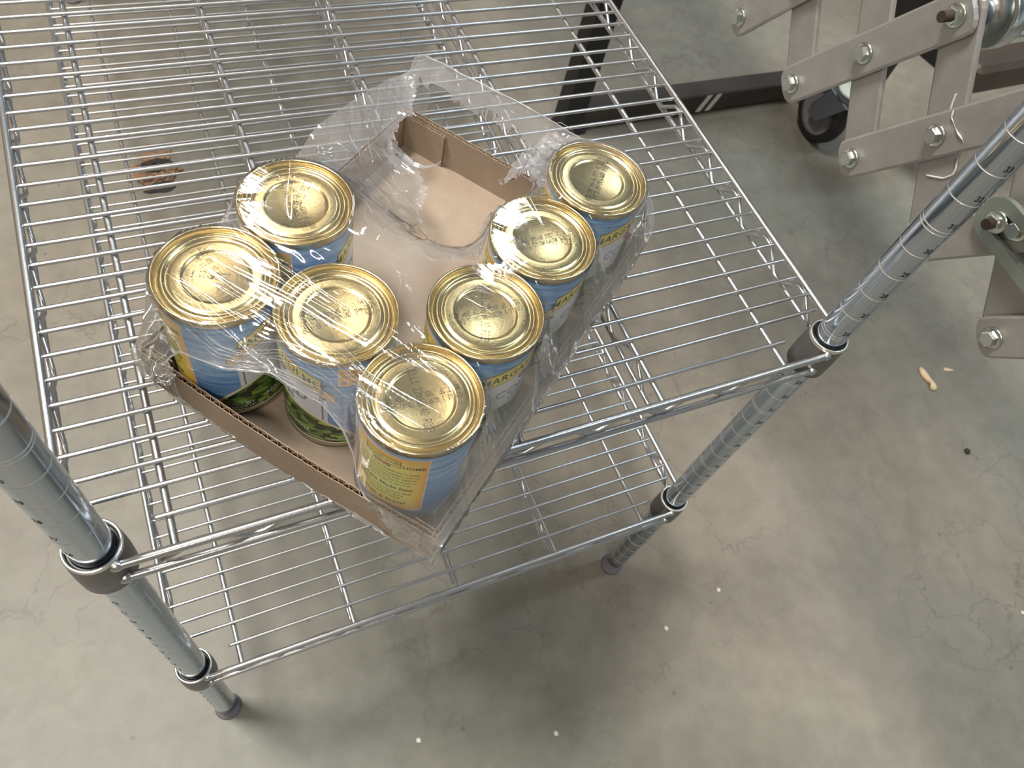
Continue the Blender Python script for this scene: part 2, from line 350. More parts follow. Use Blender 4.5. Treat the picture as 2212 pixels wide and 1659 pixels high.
# ------------------------------------------------------------------ wire shelving unit
WX = 559.44; YB = 1440.0; DR = 14.37
unit = empty('wire_shelving_unit', (WX*.0005, YB*.0005, 0))
tag(unit, 'chrome wire shelving unit with grooved posts, carrying the tray of cans', 'shelving')
UL = Vector((WX*.5, YB*.5, 0)); ZD = DECK*1000
def U(mb): # to the unit's own frame
    mb.v = [(p[0]-UL.x, p[1]-UL.y, p[2]+ZD) for p in mb.v]; return mb
wire_y = [8.222, 29.134, 45.649, 64.409, 84.034, 102.642, 122.338, 141.304, 161.046, 180.404, 199.308, 219.597, 237.946, 257.291, 277.127, 296.737, 317.522, 337.135, 356.64, 375.821, 395.678, 415.431, 434.752, 454.943]
while wire_y[-1] < YB-28: wire_y.append(wire_y[-1]+19.75)
wire_y.append(YB-8)
truss_x = [42.5, 156.6, 274.3, 392.8, 510.3]
def zigzag(a, b, zt, zb, period, fix, along='x', lean=0):
    pts = []; n = max(2, round((b-a)/(period/2)))
    for i in range(n+1):
        c = a+(b-a)*i/n; z = zt if i % 2 else zb
        for d in (-5, 5):
            if (i == 0 and d < 0) or (i == n and d > 0): continue
            q = c+d; off = fix+(lean if z == zb else 0)
            pts.append((q, off, z) if along == 'x' else (off, q, z))
    return pts
def make_shelf(z0):
    mb = MB()
    for i, y in enumerate(wire_y):
        j = random.uniform(-.5, .5)
        x0, x1 = -10.5, WX+9.5
        if i in (0, len(wire_y)-1): x0, x1 = 35.8, 519.8
        elif i in (1, len(wire_y)-2): x0, x1 = -8, WX+7.5
        if i == 0 and z0 < -100: x1 = 526
        mb.tube([(x0+j, y, z0+.2), ((x0+x1)/2, y+random.uniform(-.5, .5), z0), (x1+j, y, z0+.2)], 1.75, 8)
        mb.sphere((x0+j, y, z0+.2), 1.75, 8); mb.sphere((x1+j, y, z0+.2), 1.75, 8)
    sh = U(mb).build('wire_shelf', M_wire, unit)
    for k, x in enumerate(truss_x):
        t = MB(); zz = z0-1.75-2.6
        t.tube([(x, -12, zz), (x, YB+12, zz)], 2.6, 10)
        if k in (1, 2, 3):
            t.tube([(x-1, -2, zz-19), (x-1, YB+2, zz-19)], 2.3, 8)
            t.tube(zigzag(6, YB-6, zz-2, zz-17.5, 58, x-.5, 'y'), 1.9, 6)
        U(t).build('support_truss', M_wire, sh)
    for name, seg in (('front_rim', 'f'), ('back_rim', 'b'), ('side_rim', 'l'), ('side_rim', 'r')):
        t = MB()
        if seg in 'fb':
            y = -DR if seg == 'f' else YB+DR
            for z, r in ((z0, 3.0), (z0-23.4, 2.8)): t.tube([(9.5, y, z), (WX-9.5, y, z)], r, 12)
            for z in (z0, z0-23.4):
                for x in (10, WX-10):
                    t.sphere((x, y, z), 4.3, 12, sc=(1.1, .9, .9)); t.sphere((x+random.uniform(-3, 3), y+1, z-4), 2.6, 10)
            t.tube(zigzag(28, WX-38, z0-3.5, z0-20, 60, y+2.8 if seg == 'f' else y-2.8), 2.0, 8)
        else:
            x = -DR if seg == 'l' else WX+DR; sg = 1 if seg == 'l' else -1
            for z, r in ((z0, 3.0), (z0-23.4, 2.8)): t.tube([(x, 9.5, z), (x, YB-9.5, z)], r, 12)
            for z in (z0, z0-23.4):
                for y in (10, YB-10): t.sphere((x, y, z), 4.2, 12)
            t.tube(zigzag(22, YB-20, z0-3.5, z0-20, 58, x+sg*3, 'y'), 2.0, 8)
        U(t).build(name, M_wire, sh)
    for cx, cy in ((0, 0), (WX, 0), (0, YB), (WX, YB)):
        t = MB()
        t.lathe([(15.9, z0-34), (17.6, z0-34), (17.9, z0-20), (17.6, z0-6), (16.9, z0+3)], 48, 0, (cx, cy, 0))
        t.lathe([(16.9, z0+3), (17.0, z0+5.6), (16.6, z0+6.2), (15.2, z0+6.2), (14.9, z0+5.4), (15.0, z0-34)], 48, 1, (cx, cy, 0))
        c = U(t).build('collar', [M_collar, M_rimedge], sh)
        t = MB(); t.lathe([(12.9, z0+2.6), (14.2, z0+3.4), (14.9, z0+2.2), (15.0, z0-36), (13.0, z0-38), (12.9, z0-38)], 40, 0, (cx, cy, 0))
        U(t).build('post_clip', M_black, c)
    return sh
make_shelf(0); make_shelf(-355.6)
G = 25.4; Z0 = 146.04
def make_post(px, py, kmin, kmax, label_az, digits):
    mb = MB(); r = 12.7; prof = []; z = Z0+kmin*G-.5
    segs = []                                     # groove heights
    for k in range(kmin, kmax+1):
        if k > kmin: segs.append(Z0+k*G)
        if k % 5 == 0 and k > kmin: segs.append(Z0+k*G-3.0)
    segs.sort(); prof.append((0, z, 0)); prof.append((r-.6, z, 0)); prof.append((r, z+.6, 0))
    for g in segs:
        for dz, dr in ((-1.1, 0), (-.64, 0), (-.62, 0), (-.45, -.12), (-.2, -.32), (0, -.38), (.2, -.32), (.45, -.12), (.62, 0), (.64, 0), (1.1, 0)):
            prof.append((r+dr, g+dz, 1 if -.5 < dz < .5 else 0))
    ztop = Z0+kmax*G+10; prof += [(r, ztop, 0), (0, ztop, 0)]
    seg = 48; V = []; F = []; mi = []
    for (rr, zz, q) in prof:
        V += [(px+rr*math.cos(2*PI*k/seg), py+rr*math.sin(2*PI*k/seg), zz) for k in range(seg)]
    for i in range(len(prof)-1):
        mm = 1 if prof[i][2] and prof[i+1][2] else 0
        for k in range(seg): F.append((i*seg+k, i*seg+(k+1) % seg, (i+1)*seg+(k+1) % seg, (i+1)*seg+k)); mi.append(mm)
    mb.add(V, F); mb.m = mi
    if digits:
        for k in range(kmin+2, kmax):
            V, F = text_tris(str(k+31), 6.4, bold=.16, sx=.85)
            VV = [(px+(r+.06)*math.cos(label_az+x/r), py+(r+.06)*math.sin(label_az+x/r), Z0+k*G+6.5+y) for x, y in V]
            mb.add(VV, F, 2, False)
    p = U(mb).build('post', [M_post, M_groove, M_ink], unit)
    f = MB(); zb = -616; zt = Z0+kmin*G
    f.lathe([(0, zb), (15.5, zb), (16, zb+2), (14, zb+6), (9, zb+8), (8.5, zt+2), (0, zt+2)], 32, 0, (px, py, 0))
    U(f).build('levelling_foot', M_floorfoot, p)
make_post(WX, 0, -29, 16, math.radians(-112), True)
make_post(0, 0, -29, 14, math.radians(-128), True)
make_post(0, YB, -29, 14, 0, False)
make_post(WX, YB, -29, 14, 0, False)

# ------------------------------------------------------------------ cans
LR = 35.1
def wrap(mb, V, F, phi, z, mi, off=.10, arch=0, archw=30, tilt=0):
    out = []
    for x, y in V:
        a = math.radians(phi)+(x)/LR
        zz = z+y+arch*(1-(x/archw)**2)+tilt*x
        out.append(((LR+off)*math.cos(a), (LR+off)*math.sin(a), zz))
    mb.add(out, F, mi, False)
def patch(mb, phi0, phi1, fz0, fz1, mi, off=.05, n=40, rows=1, attr=None):
    V = []; F = []
    for i in range(n+1):
        u = i/n; a = math.radians(phi0+(phi1-phi0)*u); za, zb = fz0(u), fz1(u)
        for j in range(rows+1):
            w = j/rows; z = za+(zb-za)*w
            V.append(((LR+off)*math.cos(a), (LR+off)*math.sin(a), z))
            if attr is not None: attr[len(mb.v)+len(V)-1] = 2.2*min(u, 1-u, w, 1-w)
    for i in range(n):
        for j in range(rows): q = i*(rows+1)+j; F.append((q, q+rows+1, q+rows+2, q+1))
    mb.add(V, F, mi)
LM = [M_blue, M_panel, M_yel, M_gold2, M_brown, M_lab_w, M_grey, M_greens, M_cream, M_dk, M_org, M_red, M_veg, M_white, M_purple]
B_, PN, YE, GO, BR, WH, GY, GR, CR, DK, OR, RD, VG, PW, PU = range(15)
def label_mesh():
    mb = MB(); at = {}
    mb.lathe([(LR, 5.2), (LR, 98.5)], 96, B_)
    # front: pale boards, arched ribbon, greens photograph
    c = 109
    patch(mb, 45, 173, lambda u: 22, lambda u: 66+14*(1-(2*u-1)**2), WH, .04)
    for ph in (50, 168): patch(mb, ph-.8, ph+.8, lambda u: 24, lambda u: 64, GY, .06, 3)
    patch(mb, 16, 202, lambda u: 4.9, lambda u: 14+32*(1-(2*u-1)**2)**.8, CR, .07, 60)
    patch(mb, 19, 199, lambda u: 6.4, lambda u: 13+30.5*(1-(2*u-1)**2)**.8, GR, .10, 60)
    rib = lambda u: 68+17*(1-(2*u-1)**2)
    patch(mb, 49, 169, lambda u: rib(.11+.78*u)-7.6, lambda u: rib(.11+.78*u)+7.6, BR, .12, 40)
    patch(mb, 50.5, 167.5, lambda u: rib(.12+.76*u)-6.8, lambda u: rib(.12+.76*u)+6.8, YE, .16, 40)
    patch(mb, 51, 167, lambda u: rib(.13+.74*u)-6.2, lambda u: rib(.13+.74*u)-5.2, GO, .18, 40)
    patch(mb, 51, 167, lambda u: rib(.13+.74*u)+5.2, lambda u: rib(.13+.74*u)+6.2, GO, .18, 40)
    for s in (-1, 1):   # swallow-tail ends
        a0 = c+s*57; a1 = c+s*73
        patch(mb, a0, a1, lambda u: 62-4*u, lambda u: 75-8*u, BR, .09, 8)
        patch(mb, a0+s*.6, a1-s*1.6, lambda u: 63-4*u, lambda u: 74-8*u, GO, .11, 8)
        V = [(0, 0), (s*5, 5.5), (s*5, -5.5)]
        wrap(mb, V, [(0, 1, 2)], a1-s*9, 63.5, B_, .14)
        patch(mb, a0-s*1, a0+s*6, lambda u: 59+2*u, lambda u: 63, DK, .13, 4)
    V, F = text_tris('MARGARET HOLMES', 10.0, bold=.18, sx=.80, space=1.06)
    wrap(mb, V, F, c, 67.6, DK, .22, 17.0, 47)
    for (a, z, q, m_) in ((-12, 54, 3.6, RD), (-7, 51, 3.2, VG), (-1, 52, 3.6, VG), (5, 51, 3.0, RD), (10, 54, 3.4, VG), (0, 57, 3, GO)):
        V = [(q*math.cos(t*PI/6)*1.3, q*math.sin(t*PI/6)) for t in range(12)]; wrap(mb, V, [tuple(range(12))], c+a, z+18, m_, .14+.004*abs(a))
    V, F = text_tris('COLLARD', 12.5, bold=.10, sx=.95); wrap(mb, V, F, c, 56, GY, .2, 3, 30)
    V, F = text_tris('GREENS', 9.5, bold=.08, sx=.95); wrap(mb, V, F, c, 47, GY, .2, 2, 30)
    V, F = text_tris('REAL SOUTHERN STYLE', 5.0, bold=.05, sx=.95); wrap(mb, V, F, c+2, 13.5, PW, .2, 3, 40)
    V, F = text_tris('NET WT', 3.8, bold=.03, sx=1.0); wrap(mb, V, F, 44, 13, PW, .2)
    V, F = text_tris('14.5 OZ (411g)', 3.6, bold=.03, sx=1.0); wrap(mb, V, F, 46, 9, PW, .2)
    V, F = text_tris('SERVING SUGGESTION', 2.6, sx=1.0); wrap(mb, V, F, 172, 10, PW, .2)
    # small orange badge to the right of the ribbon
    patch(mb, 184, 207, lambda u: 78, lambda u: 97, PW, .06, 6); patch(mb, 185, 206, lambda u: 78.6, lambda u: 96.4, OR, .09, 6)
    for s_, z, q in (('FAMILY', 92.5, 4.2), ('OWNED', 87.8, 4.2), ('USA', 81.6, 3.4)):
        V, F = text_tris(s_, q, bold=.06, sx=.78); wrap(mb, V, F, 195.5+(3 if s_ == 'USA' else 0), z, BR, .15)
    patch(mb, 187, 192, lambda u: 80.2, lambda u: 83.4, PU, .14, 3)
    # story panel
    patch(mb, -81, 0, lambda u: 24, lambda u: 95, PW, .05, 24)
    patch(mb, -80, -1, lambda u: 25, lambda u: 94.2, PN, .08, 24, 14, at)
    patch(mb, -64, -26, lambda u: 83-1.2*u, lambda u: 91-1.2*u, BR, .12, 10); patch(mb, -63, -27, lambda u: 84-1.2*u, lambda u: 90-1.2*u, YE, .15, 10)
    V, F = text_tris('MARGARET HOLMES', 3.9, bold=.06, sx=.66); wrap(mb, V, F, -45, 86.4, DK, .2)
    for (a, m_) in ((-52, VG), (-47, RD), (-42, RD), (-38, VG)):
        V = [(1.7*math.cos(t*PI/4), 1.5*math.sin(t*PI/4)) for t in range(8)]; wrap(mb, V, [tuple(range(8))], a, 80.6, m_, .16)
    V, F = text_tris('HOME', 4.6, bold=.08, sx=1.0); wrap(mb, V, F, -14, 84, DK, .2)
    lines = [('Tried and true recipes are in every', 76, 3.0, .02), ('can of Margaret Holmes vegetables. Only the', 72, 2.6, .02), ('finest are harvested then cleaned', 68.2, 2.9, .02),
             ('and seasoned for you to enjoy in', 64.4, 2.9, .02), ('your own home. It says it all.', 60.6, 2.9, .02), ('Simple Made Easy', 54.5, 5.2, .09),
             ('A taste of Real Southern Style', 48.6, 2.9, .02), ('every time you Bring', 44.8, 3.0, .02), ('Home then simply', 41, 3.0, .02), ('Heat & Enjoy!', 34.5, 5.4, .09)]
    for s_, z, q, bo in lines:
        V, F = text_tris(s_, q, bold=bo, sx=.95 if q > 2.7 else .84); wrap(mb, V, F, -40, z, DK, .2)
    # nutrition panel at the back
    patch(mb, 214, 272, lambda u: 16, lambda u: 92, PW, .06, 20)
    for k in range(13): patch(mb, 217, 269, lambda u, k=k: 22+k*5.1, lambda u, k=k: 22.5+k*5.1, DK, .1, 12)
    V, F = text_tris('Nutrition Facts', 4.6, bold=.1, sx=.85); wrap(mb, V, F, 243, 87.6, DK, .15)
    a = [at.get(i, 0.) for i in range(len(mb.v))]
    return mb, a
lab_mb, lab_attr = label_mesh()
F57 = {'A': '7E1111117E', 'B': '7F49494936', 'C': '3E41414122', 'D': '7F4141221C', 'E': '7F49494941', 'F': '7F09090901', 'G': '3E41494932', 'I': '00417F4100', 'J': '2040413F01', 'L': '7F40404040', 'N': '7F0408107F', 'O': '3E4141413E', 'R': '7F09192946', 'S': '4649494931', 'T': '01017F0101', 'U': '3F4040403F', 'X': '6314081463', 'Y': '0708700807',
 '0': '3E4141413E', '1': '00427F4000', '2': '4261514946', '3': '2241494936', '4': '1814127F10', '5': '2745454539', '6': '3C4A494930', '7': '0171090503', '8': '3649494936', '9': '064949291E', ':': '0000360000', ' ': '0000000000'}   # ink-jet raster, one byte a column
def dots(mb, rz, s, off, ch, mi, px):
    """ink-jet printing: characters ch mm tall made of dots, px mm from dot to dot along the line"""
    ca, sa = math.cos(rz), math.sin(rz); py = ch/6.; n_ = len(s)*6-1
    for i, c in enumerate(s):
        hx = F57[c]
        for k in range(5):
            col = int(hx[2*k:2*k+2], 16)
            for b in range(7):
                if not (col >> b) & 1: continue
                x = (i*6+k-(n_-1)/2)*px; y = off+(3-b)*py; h = lid_z(math.hypot(x, y))+.06; w = px*.46; u = min(py*.42, .26)
                mb.add([(a*ca-b_*sa, a*sa+b_*ca, h) for a, b_ in ((x-w, y-u), (x+w, y-u), (x+w, y+u), (x-w, y+u))], [(0, 1, 2, 3)], mi, False)
LID = [(0, 100.3), (17.8, 100.3), (18.6, 100.5), (19.3, 101.15), (20.2, 101.2), (24.6, 101.2), (25.6, 101.1), (26.4, 100.5), (27.2, 100.35), (28.2, 100.9), (29.0, 101.7), (29.9, 101.8), (30.8, 101.3), (31.6, 99.7), (32.3, 99.2), (33.1, 99.4), (33.55, 100.6), (33.8, 102.6), (34.2, 103.5), (34.8, 103.85), (35.45, 103.6), (35.9, 102.8), (35.95, 99.6), (35.6, 98.9), (35.0, 98.6)]
def lid_z(r):
    for (a, za), (b, zb) in zip(LID, LID[1:]):
        if a <= r <= b: return za+(zb-za)*(r-a)/(b-a)
    return 100.3
cans = [ # letter, x, y, label azimuth of panel edge, code angles (best-by, batch), batch text, label text
 ('A', 103.2, 95.9, -137, 108, 157, 'COLL1 22:25:31 F029', 'can at the left front corner of the tray, farthest left of the cans'),
 ('B', 159.5, 140.0, -109, 97, 55, 'COLL1 23:15:30 F029', 'can second back along the left wall of the tray, beside the empty kraft floor'),
 ('C', 160.8, 53.4, 71, 12, 171, 'COLL1 20:00:06 F029', 'can in the middle of the front row, standing between the two near corner cans'),
 ('D', 188.9, -12.6, -99, 177, -94, 'COLL1 22:19:40 F029', 'nearest can in the front right corner, yellow story panel facing out'),
 ('E', 245.0, 32.3, -156, 180, -112, 'COLL1 22:19:30 F029', 'can directly behind the nearest one along the right wall, banner facing right'),
 ('F', 302.4, 77.1, -140, -178, -17, 'COLL1 23:01:25 F029', 'third can along the right wall, pale lid half under the torn plastic edge'),
 ('G', 362.6, 118.4, -152, -128, 45, 'COLL1 23:01:26 F029', 'farthest can, in the back right corner of the tray under crinkled plastic')]
CB = 5.3    # can bottoms above the deck plane
first = None
for ch, x, y, az, ab, ac, batch, lab in cans:
    e = empty('food_can', W(x, y, CB)); e.scale = (.990, .990, 1); tag(e, lab, 'can', 'cans of greens in the tray')
    if first is None:
        b = MB(); b.lathe([(0, .6), (30, .6), (33, .2), (34.6, 0), (35.6, .5), (35.8, 2.8), (35.4, 4.0), (34.7, 5.0), (34.7, 98.6), (35.0, 99.0)], 64)
        body = b.build('can_body', M_can, e)
        lo = lab_mb.build('paper_label', LM, e, attrs={'edge': lab_attr})
        first = (body, lo)
    else:
        body = first[0].copy(); C.objects.link(body); body.parent = e
        lo = first[1].copy(); C.objects.link(lo); lo.parent = e
    lo.rotation_euler = (0, 0, math.radians(az))
    l = MB(); l.lathe(LID[:17], 96, 0); l.lathe(LID[16:], 96, 1)
    dots(l, math.radians(ab), 'BEST IF USED BY 09 JAN 2028', -2.6, 3.0, 2, .283)
    dots(l, math.radians(ab), 'COLL1 1 A29FX BE 08:11 043 G', 2.2, 3.0, 2, .270)
    dots(l, math.radians(ac), batch, -.4, 4.6, 2, .375)
    l.build('can_lid', [M_gold, M_seam, M_codeink], e)

# ------------------------------------------------------------------ cardboard tray (own frame: s along the long side, t along the short side)
TA = math.radians(37.3); TS, TT, TH = 297., 223., 38.
V_ = Vector((math.cos(TA), math.sin(TA))); U_ = Vector((-math.sin(TA), math.cos(TA)))
F0 = Vector((187.5, -68.))
TF = F0-5.3*V_
tray = empty('cardboard_tray', W(TF.x, TF.y, 1.9), TA)
tag(tray, 'low kraft cardboard tray holding seven cans, on the upper wire shelf', 'tray')
fl = MB(); fl.box(1, TS-1, 1, TT-1, 0, 3.0, bev=.4); fl.build('tray_floor', M_card, tray)
def wall(name, p0, p1, nrm, h=TH, th=3.4, z0=0, pitch=7.4, dz=lambda u: 0, bow=lambda u: 0):
    """corrugated board standing on edge from p0 to p1; nrm points inward"""
    p0 = Vector(p0); p1 = Vector(p1); d = (p1-p0); Ln = d.length; d.normalize(); nn = Vector(nrm)
    mb = MB(); N = int(Ln/2.5)
    def sheet(o0, o1, mi):
        V = []; F = []
        for i in range(N+1):
            u = i/N; q = p0+d*Ln*u-nn*bow(u); j = .35*math.sin(i*1.7)+.25*math.sin(i*.53+2)
            top = z0+h+j*.8+dz(u)
            for o, z in ((o0, z0), (o1, z0), (o1, top), (o0, top)):
                w = q+nn*(o); V.append((w.x, w.y, z))
        for i in range(N):
            a, b = i*4, i*4+4
            for k in range(4): F.append((a+k, b+k, b+(k+1) % 4, a+(k+1) % 4))
        F += [(0, 1, 2, 3), (N*4+3, N*4+2, N*4+1, N*4)]
        mb.add(V, F, mi, False)
    sheet(0, .45, 0); sheet(th-.45, th, 0)
    K = int(Ln/pitch*12); V = []; F = []
    for i in range(K+1):
        u = i/K; q = p0+d*Ln*u-nn*bow(u); o = .45+(th-.9)*(.5+.5*math.sin(2*PI*Ln*u/pitch))
        for oo in (-.16, .16):
            w = q+nn*(o+oo); V += [(w.x, w.y, z0+.3), (w.x, w.y, z0+h-.5+.3*math.sin(i*.9)+dz(u))]
    for i in range(K):
        a = i*4; b = a+4
        F += [(a, b, b+1, a+1), (a+2, a+3, b+3, b+2), (a+1, b+1, b+3, a+3)]
    mb.add(V, F, 1, False)
    return mb.build(name, [M_card, M_flute], tray)
wall('end_wall', (0, 9), (0, TT), (1, 0), dz=lambda u: -2.5*u, bow=lambda u: 3.6*math.sin(PI*u))
wall('end_wall', (TS, 0), (TS, TT), (-1, 0))
wall('side_wall', (0, 0), (TS, 0), (0, 1))
wall('side_wall', (3.4, TT), (TS-3.4, TT), (0, -1), h=TH-1.5)
wall('corner_flap', (0, .4), (0, 8.4), (1, 0), h=TH-.3, pitch=4)
wall('corner_flap', (3.8, 3.8), (3.8, 18), (1, 0), h=TH-2.5, th=2.8)
wall('corner_flap', (3.9, TT-3.8), (3.9, TT-22), (1, 0), h=TH-3.5, th=2.8)
wall('corner_flap', (TS-3.9, TT-3.8), (TS-3.9, TT-42), (-1, 0), h=TH-3, th=2.8)
wall('corner_flap', (TS-3.9, 3.8), (TS-3.9, 22), (-1, 0), h=TH-3, th=2.8)

# ------------------------------------------------------------------ shrink film
def interp(xs, pts):
    a = np.array(pts, float); return np.interp(xs, a[:, 0], a[:, 1])
TS = 292.
NT, NS = 131, 260
tt = np.linspace(-5.5, TT+4, NT)
sf = interp(tt, [(-6, -7.5), (48, -7.8), (57, -4), (64, 2), (76, 7.5), (92, 9.5), (123, 4), (140, -4), (150, -7), (195, -9), (228, -8.5)])
zf = interp(tt, [(-6, 37), (45, 39), (52, 42), (57, 52), (64, 64), (76, 75), (92, 85), (123, 93), (150, 88), (176, 80), (186, 66), (195, 50), (205, 42), (228, 35)])
sb = interp(tt, [(-6, TS+3), (6, TS+4), (228, TS+6)])
zb_ = interp(tt, [(-6, 44), (0, 62), (14, 80), (40, 90), (120, 93), (215, 89), (224, 80), (228, 66)])
ss = np.linspace(0, 1, NS)
Sg = sf[:, None]+(sb-sf)[:, None]*ss[None, :]; Tg = np.repeat(tt[:, None], NS, 1)
zr_ = interp(Sg[0], [(-6, 37), (6, 42), (40, 46), (150, 46), (250, 50), (296, 46)])
zl_ = interp(Sg[-1], [(-8, 34), (0, 36), (20, 46), (40, 58), (90, 76), (162, 78), (183, 88), (220, 84), (261, 78), (300, 66)])
obst = np.full(Sg.shape, 6.)
cst = []
for ch, x, y, *_ in cans:
    q = Vector((x, y))-F0; cst.append((q.dot(V_), q.dot(U_)))
    d = np.hypot(Sg-cst[-1][0], Tg-cst[-1][1]); obst = np.where(d < 36.6, CB-1.9+104.3, obst)
hole = np.array([(TS+1, 214), (270, 206), (263, 197.6), (248, 202), (240, 199), (229, 195), (223.6, 190.4), (222.5, 177), (224, 168), (214, 160), (207, 148.5), (200, 147), (194, 142.8), (184, 141), (174.6, 132), (170, 124), (165, 120.6), (163, 113.4), (159.6, 98), (165, 95), (169.5, 91), (180, 84), (187, 92), (196, 95), (204, 99), (213, 100), (227.5, 97), (233, 86), (240, 84), (256, 87), (270, 97), (TS-4, 104), (TS+1, 124), (TS+2.5, 150), (TS+2, 177), (TS+2, 200)])
hj = []
for i in range(len(hole)):           # ragged tear
    a = hole[i]; b = hole[(i+1) % len(hole)]; n_ = max(2, int(np.hypot(*(b-a))/2.2)); nr = np.array([-(b-a)[1], (b-a)[0]]); nr /= np.linalg.norm(nr)+1e-9
    for k in range(n_): hj.append(a+(b-a)*k/n_+nr*rng.normal(0, .9 if a[0] < TS-6 else .25))
hj = np.array(hj)
def inside(px, py, poly):
    c = np.zeros(px.shape, bool); j = len(poly)-1
    for i in range(len(poly)):
        xi, yi = poly[i]; xj, yj = poly[j]
        c ^= ((yi > py) != (yj > py)) & (px < (xj-xi)*(py-yi)/(yj-yi+1e-12)+xi); j = i
    return c
inh = inside(Sg, Tg, hj)
Z = np.maximum(obst, 80.)
fixed_hole = 66.
hz = interp(Sg.ravel(), [(160, 60), (200, 58), (260, 62), (285, 64), (298, 66)]).reshape(Sg.shape)
for it in range(3200):
    Zn = Z.copy()
    Zn[1:-1, 1:-1] = .25*(Z[2:, 1:-1]+Z[:-2, 1:-1]+Z[1:-1, 2:]+Z[1:-1, :-2])
    Z = Z+1.6*(Zn-Z) if it % 1 == 0 and False else Zn
    Z[:, 0] = zf; Z[:, -1] = zb_; Z[0, :] = zr_; Z[-1, :] = zl_
    Z = np.where(inh, hz, Z); Z = np.maximum(Z, obst)
# wrinkles: tension folds running between the cans
dist = np.min([np.hypot(Sg-a, Tg-b) for a, b in cst], axis=0)
free = np.clip((dist-36)/14, 0, 1)
wr = np.zeros_like(Z)
for k in range(7):
    ph = rng.uniform(0, 6.28); an = rng.normal(PI/2, .16); fr = rng.uniform(.35, 1.0)
    wr += np.sin((Sg*math.sin(an)+Tg*math.cos(an))*fr+ph+1.4*np.sin(Tg*.045+ph))*.28/fr**.6*np.clip(1-(Sg-45)/60, .12, 1)
for k in range(8):
    ph = rng.uniform(0, 6.28); an = rng.uniform(0, PI); fr = rng.uniform(.10, .35)
    wr += np.sin((Sg*math.cos(an)+Tg*math.sin(an))*fr+ph)*.35*np.clip((Sg-70)/80, 0, 1)
front = np.clip(1-(Sg-40)/60, 0, 1)
cr_ = np.zeros_like(Z)                  # sharp pulled folds from the left can across to the right can
for k in range(26):
    s0 = rng.uniform(-6, 62); sl_ = rng.normal(.02, .07); w_ = rng.uniform(.7, 1.5); t0_ = rng.uniform(0, 190); ln = rng.uniform(30, 110)
    d_ = Sg-(s0+sl_*(Tg-112)+1.2*np.sin(Tg*.06+k)); cr_ += rng.uniform(.35, 1.0)*np.exp(-(d_/w_)**2)*np.exp(-((Tg-t0_)/ln)**4)
for k in range(16):
    a_ = rng.uniform(0, PI); c0 = rng.uniform(80, 280); t0_ = rng.uniform(60, 215); w_ = rng.uniform(.8, 1.6); ln = rng.uniform(15, 50)
    u_ = (Sg-c0)*math.cos(a_)+(Tg-t0_)*math.sin(a_); v_ = -(Sg-c0)*math.sin(a_)+(Tg-t0_)*math.cos(a_)
    cr_ += rng.uniform(.4, 1.1)*np.exp(-((v_+1.5*np.sin(u_*.08+k))/w_)**2)*np.exp(-(u_/ln)**4)
hump = np.clip((Sg-150)/60, 0, 1)*np.clip((Tg-110)/40, 0, 1)
for k in range(26):
    a_ = rng.uniform(0, PI); c0 = rng.uniform(160, 290); t0_ = rng.uniform(140, 220); w_ = rng.uniform(1.2, 3.2); ln = rng.uniform(10, 34)
    u_ = (Sg-c0)*math.cos(a_)+(Tg-t0_)*math.sin(a_); v_ = -(Sg-c0)*math.sin(a_)+(Tg-t0_)*math.cos(a_)
    cr_ += hump*rng.uniform(-1.6, 1.8)*np.exp(-((v_+2*np.sin(u_*.1+k))/w_)**2)*np.exp(-(u_/ln)**4)
Z += wr*(.02+.98*free)*(.7+.5*front)+cr_*(.85+.6*free)+.15
Z = np.maximum(Z, obst+.15)
fmb = MB(); haze = []
def addgrid(P, keep, hzv):
    """P: (n,m,3) array of points, keep: (n-1,m-1) mask"""
    n_, m_ = P.shape[:2]; o = len(fmb.v); fmb.v += [tuple(q) for q in P.reshape(-1, 3)]
    ii, jj = np.nonzero(keep)
    for i, j in zip(ii.tolist(), jj.tolist()):
        a = o+i*m_+j; fmb.f.append((a, a+1, a+m_+1, a+m_)); fmb.m.append(0); fmb.sm.append(True)
    haze.extend(np.broadcast_to(hzv, (n_, m_)).reshape(-1).tolist())
hd = np.ones_like(Z)*1e3
for p in hj[::2]: hd = np.minimum(hd, np.hypot(Sg-p[0], Tg-p[1]))
hzv = np.clip(1-hd/9, 0, 1)*.45+.14*np.clip((Sg-170)/60, 0, 1)*np.clip((Tg-90)/60, 0, 1)+.14*np.clip(1-dist/30, 0, 0)
hzv += .25*np.clip((Sg-TS+26)/20, 0, 1)+.36*np.clip(1-Tg/10, 0, 1)+.22*free  # extra haze down the right strip paints in its pale reflection
hzv = hzv+.32*np.clip(1-(Sg-sf[:, None])/20, 0, 1)*np.clip((Tg-48)/14, 0, 1)*np.clip((172-Tg)/20, 0, 1)
kc = ~(inside((Sg[1:, 1:]+Sg[:-1, :-1])/2, (Tg[1:, 1:]+Tg[:-1, :-1])/2, hj))
addgrid(np.dstack([Sg, Tg, Z]), kc, hzv)
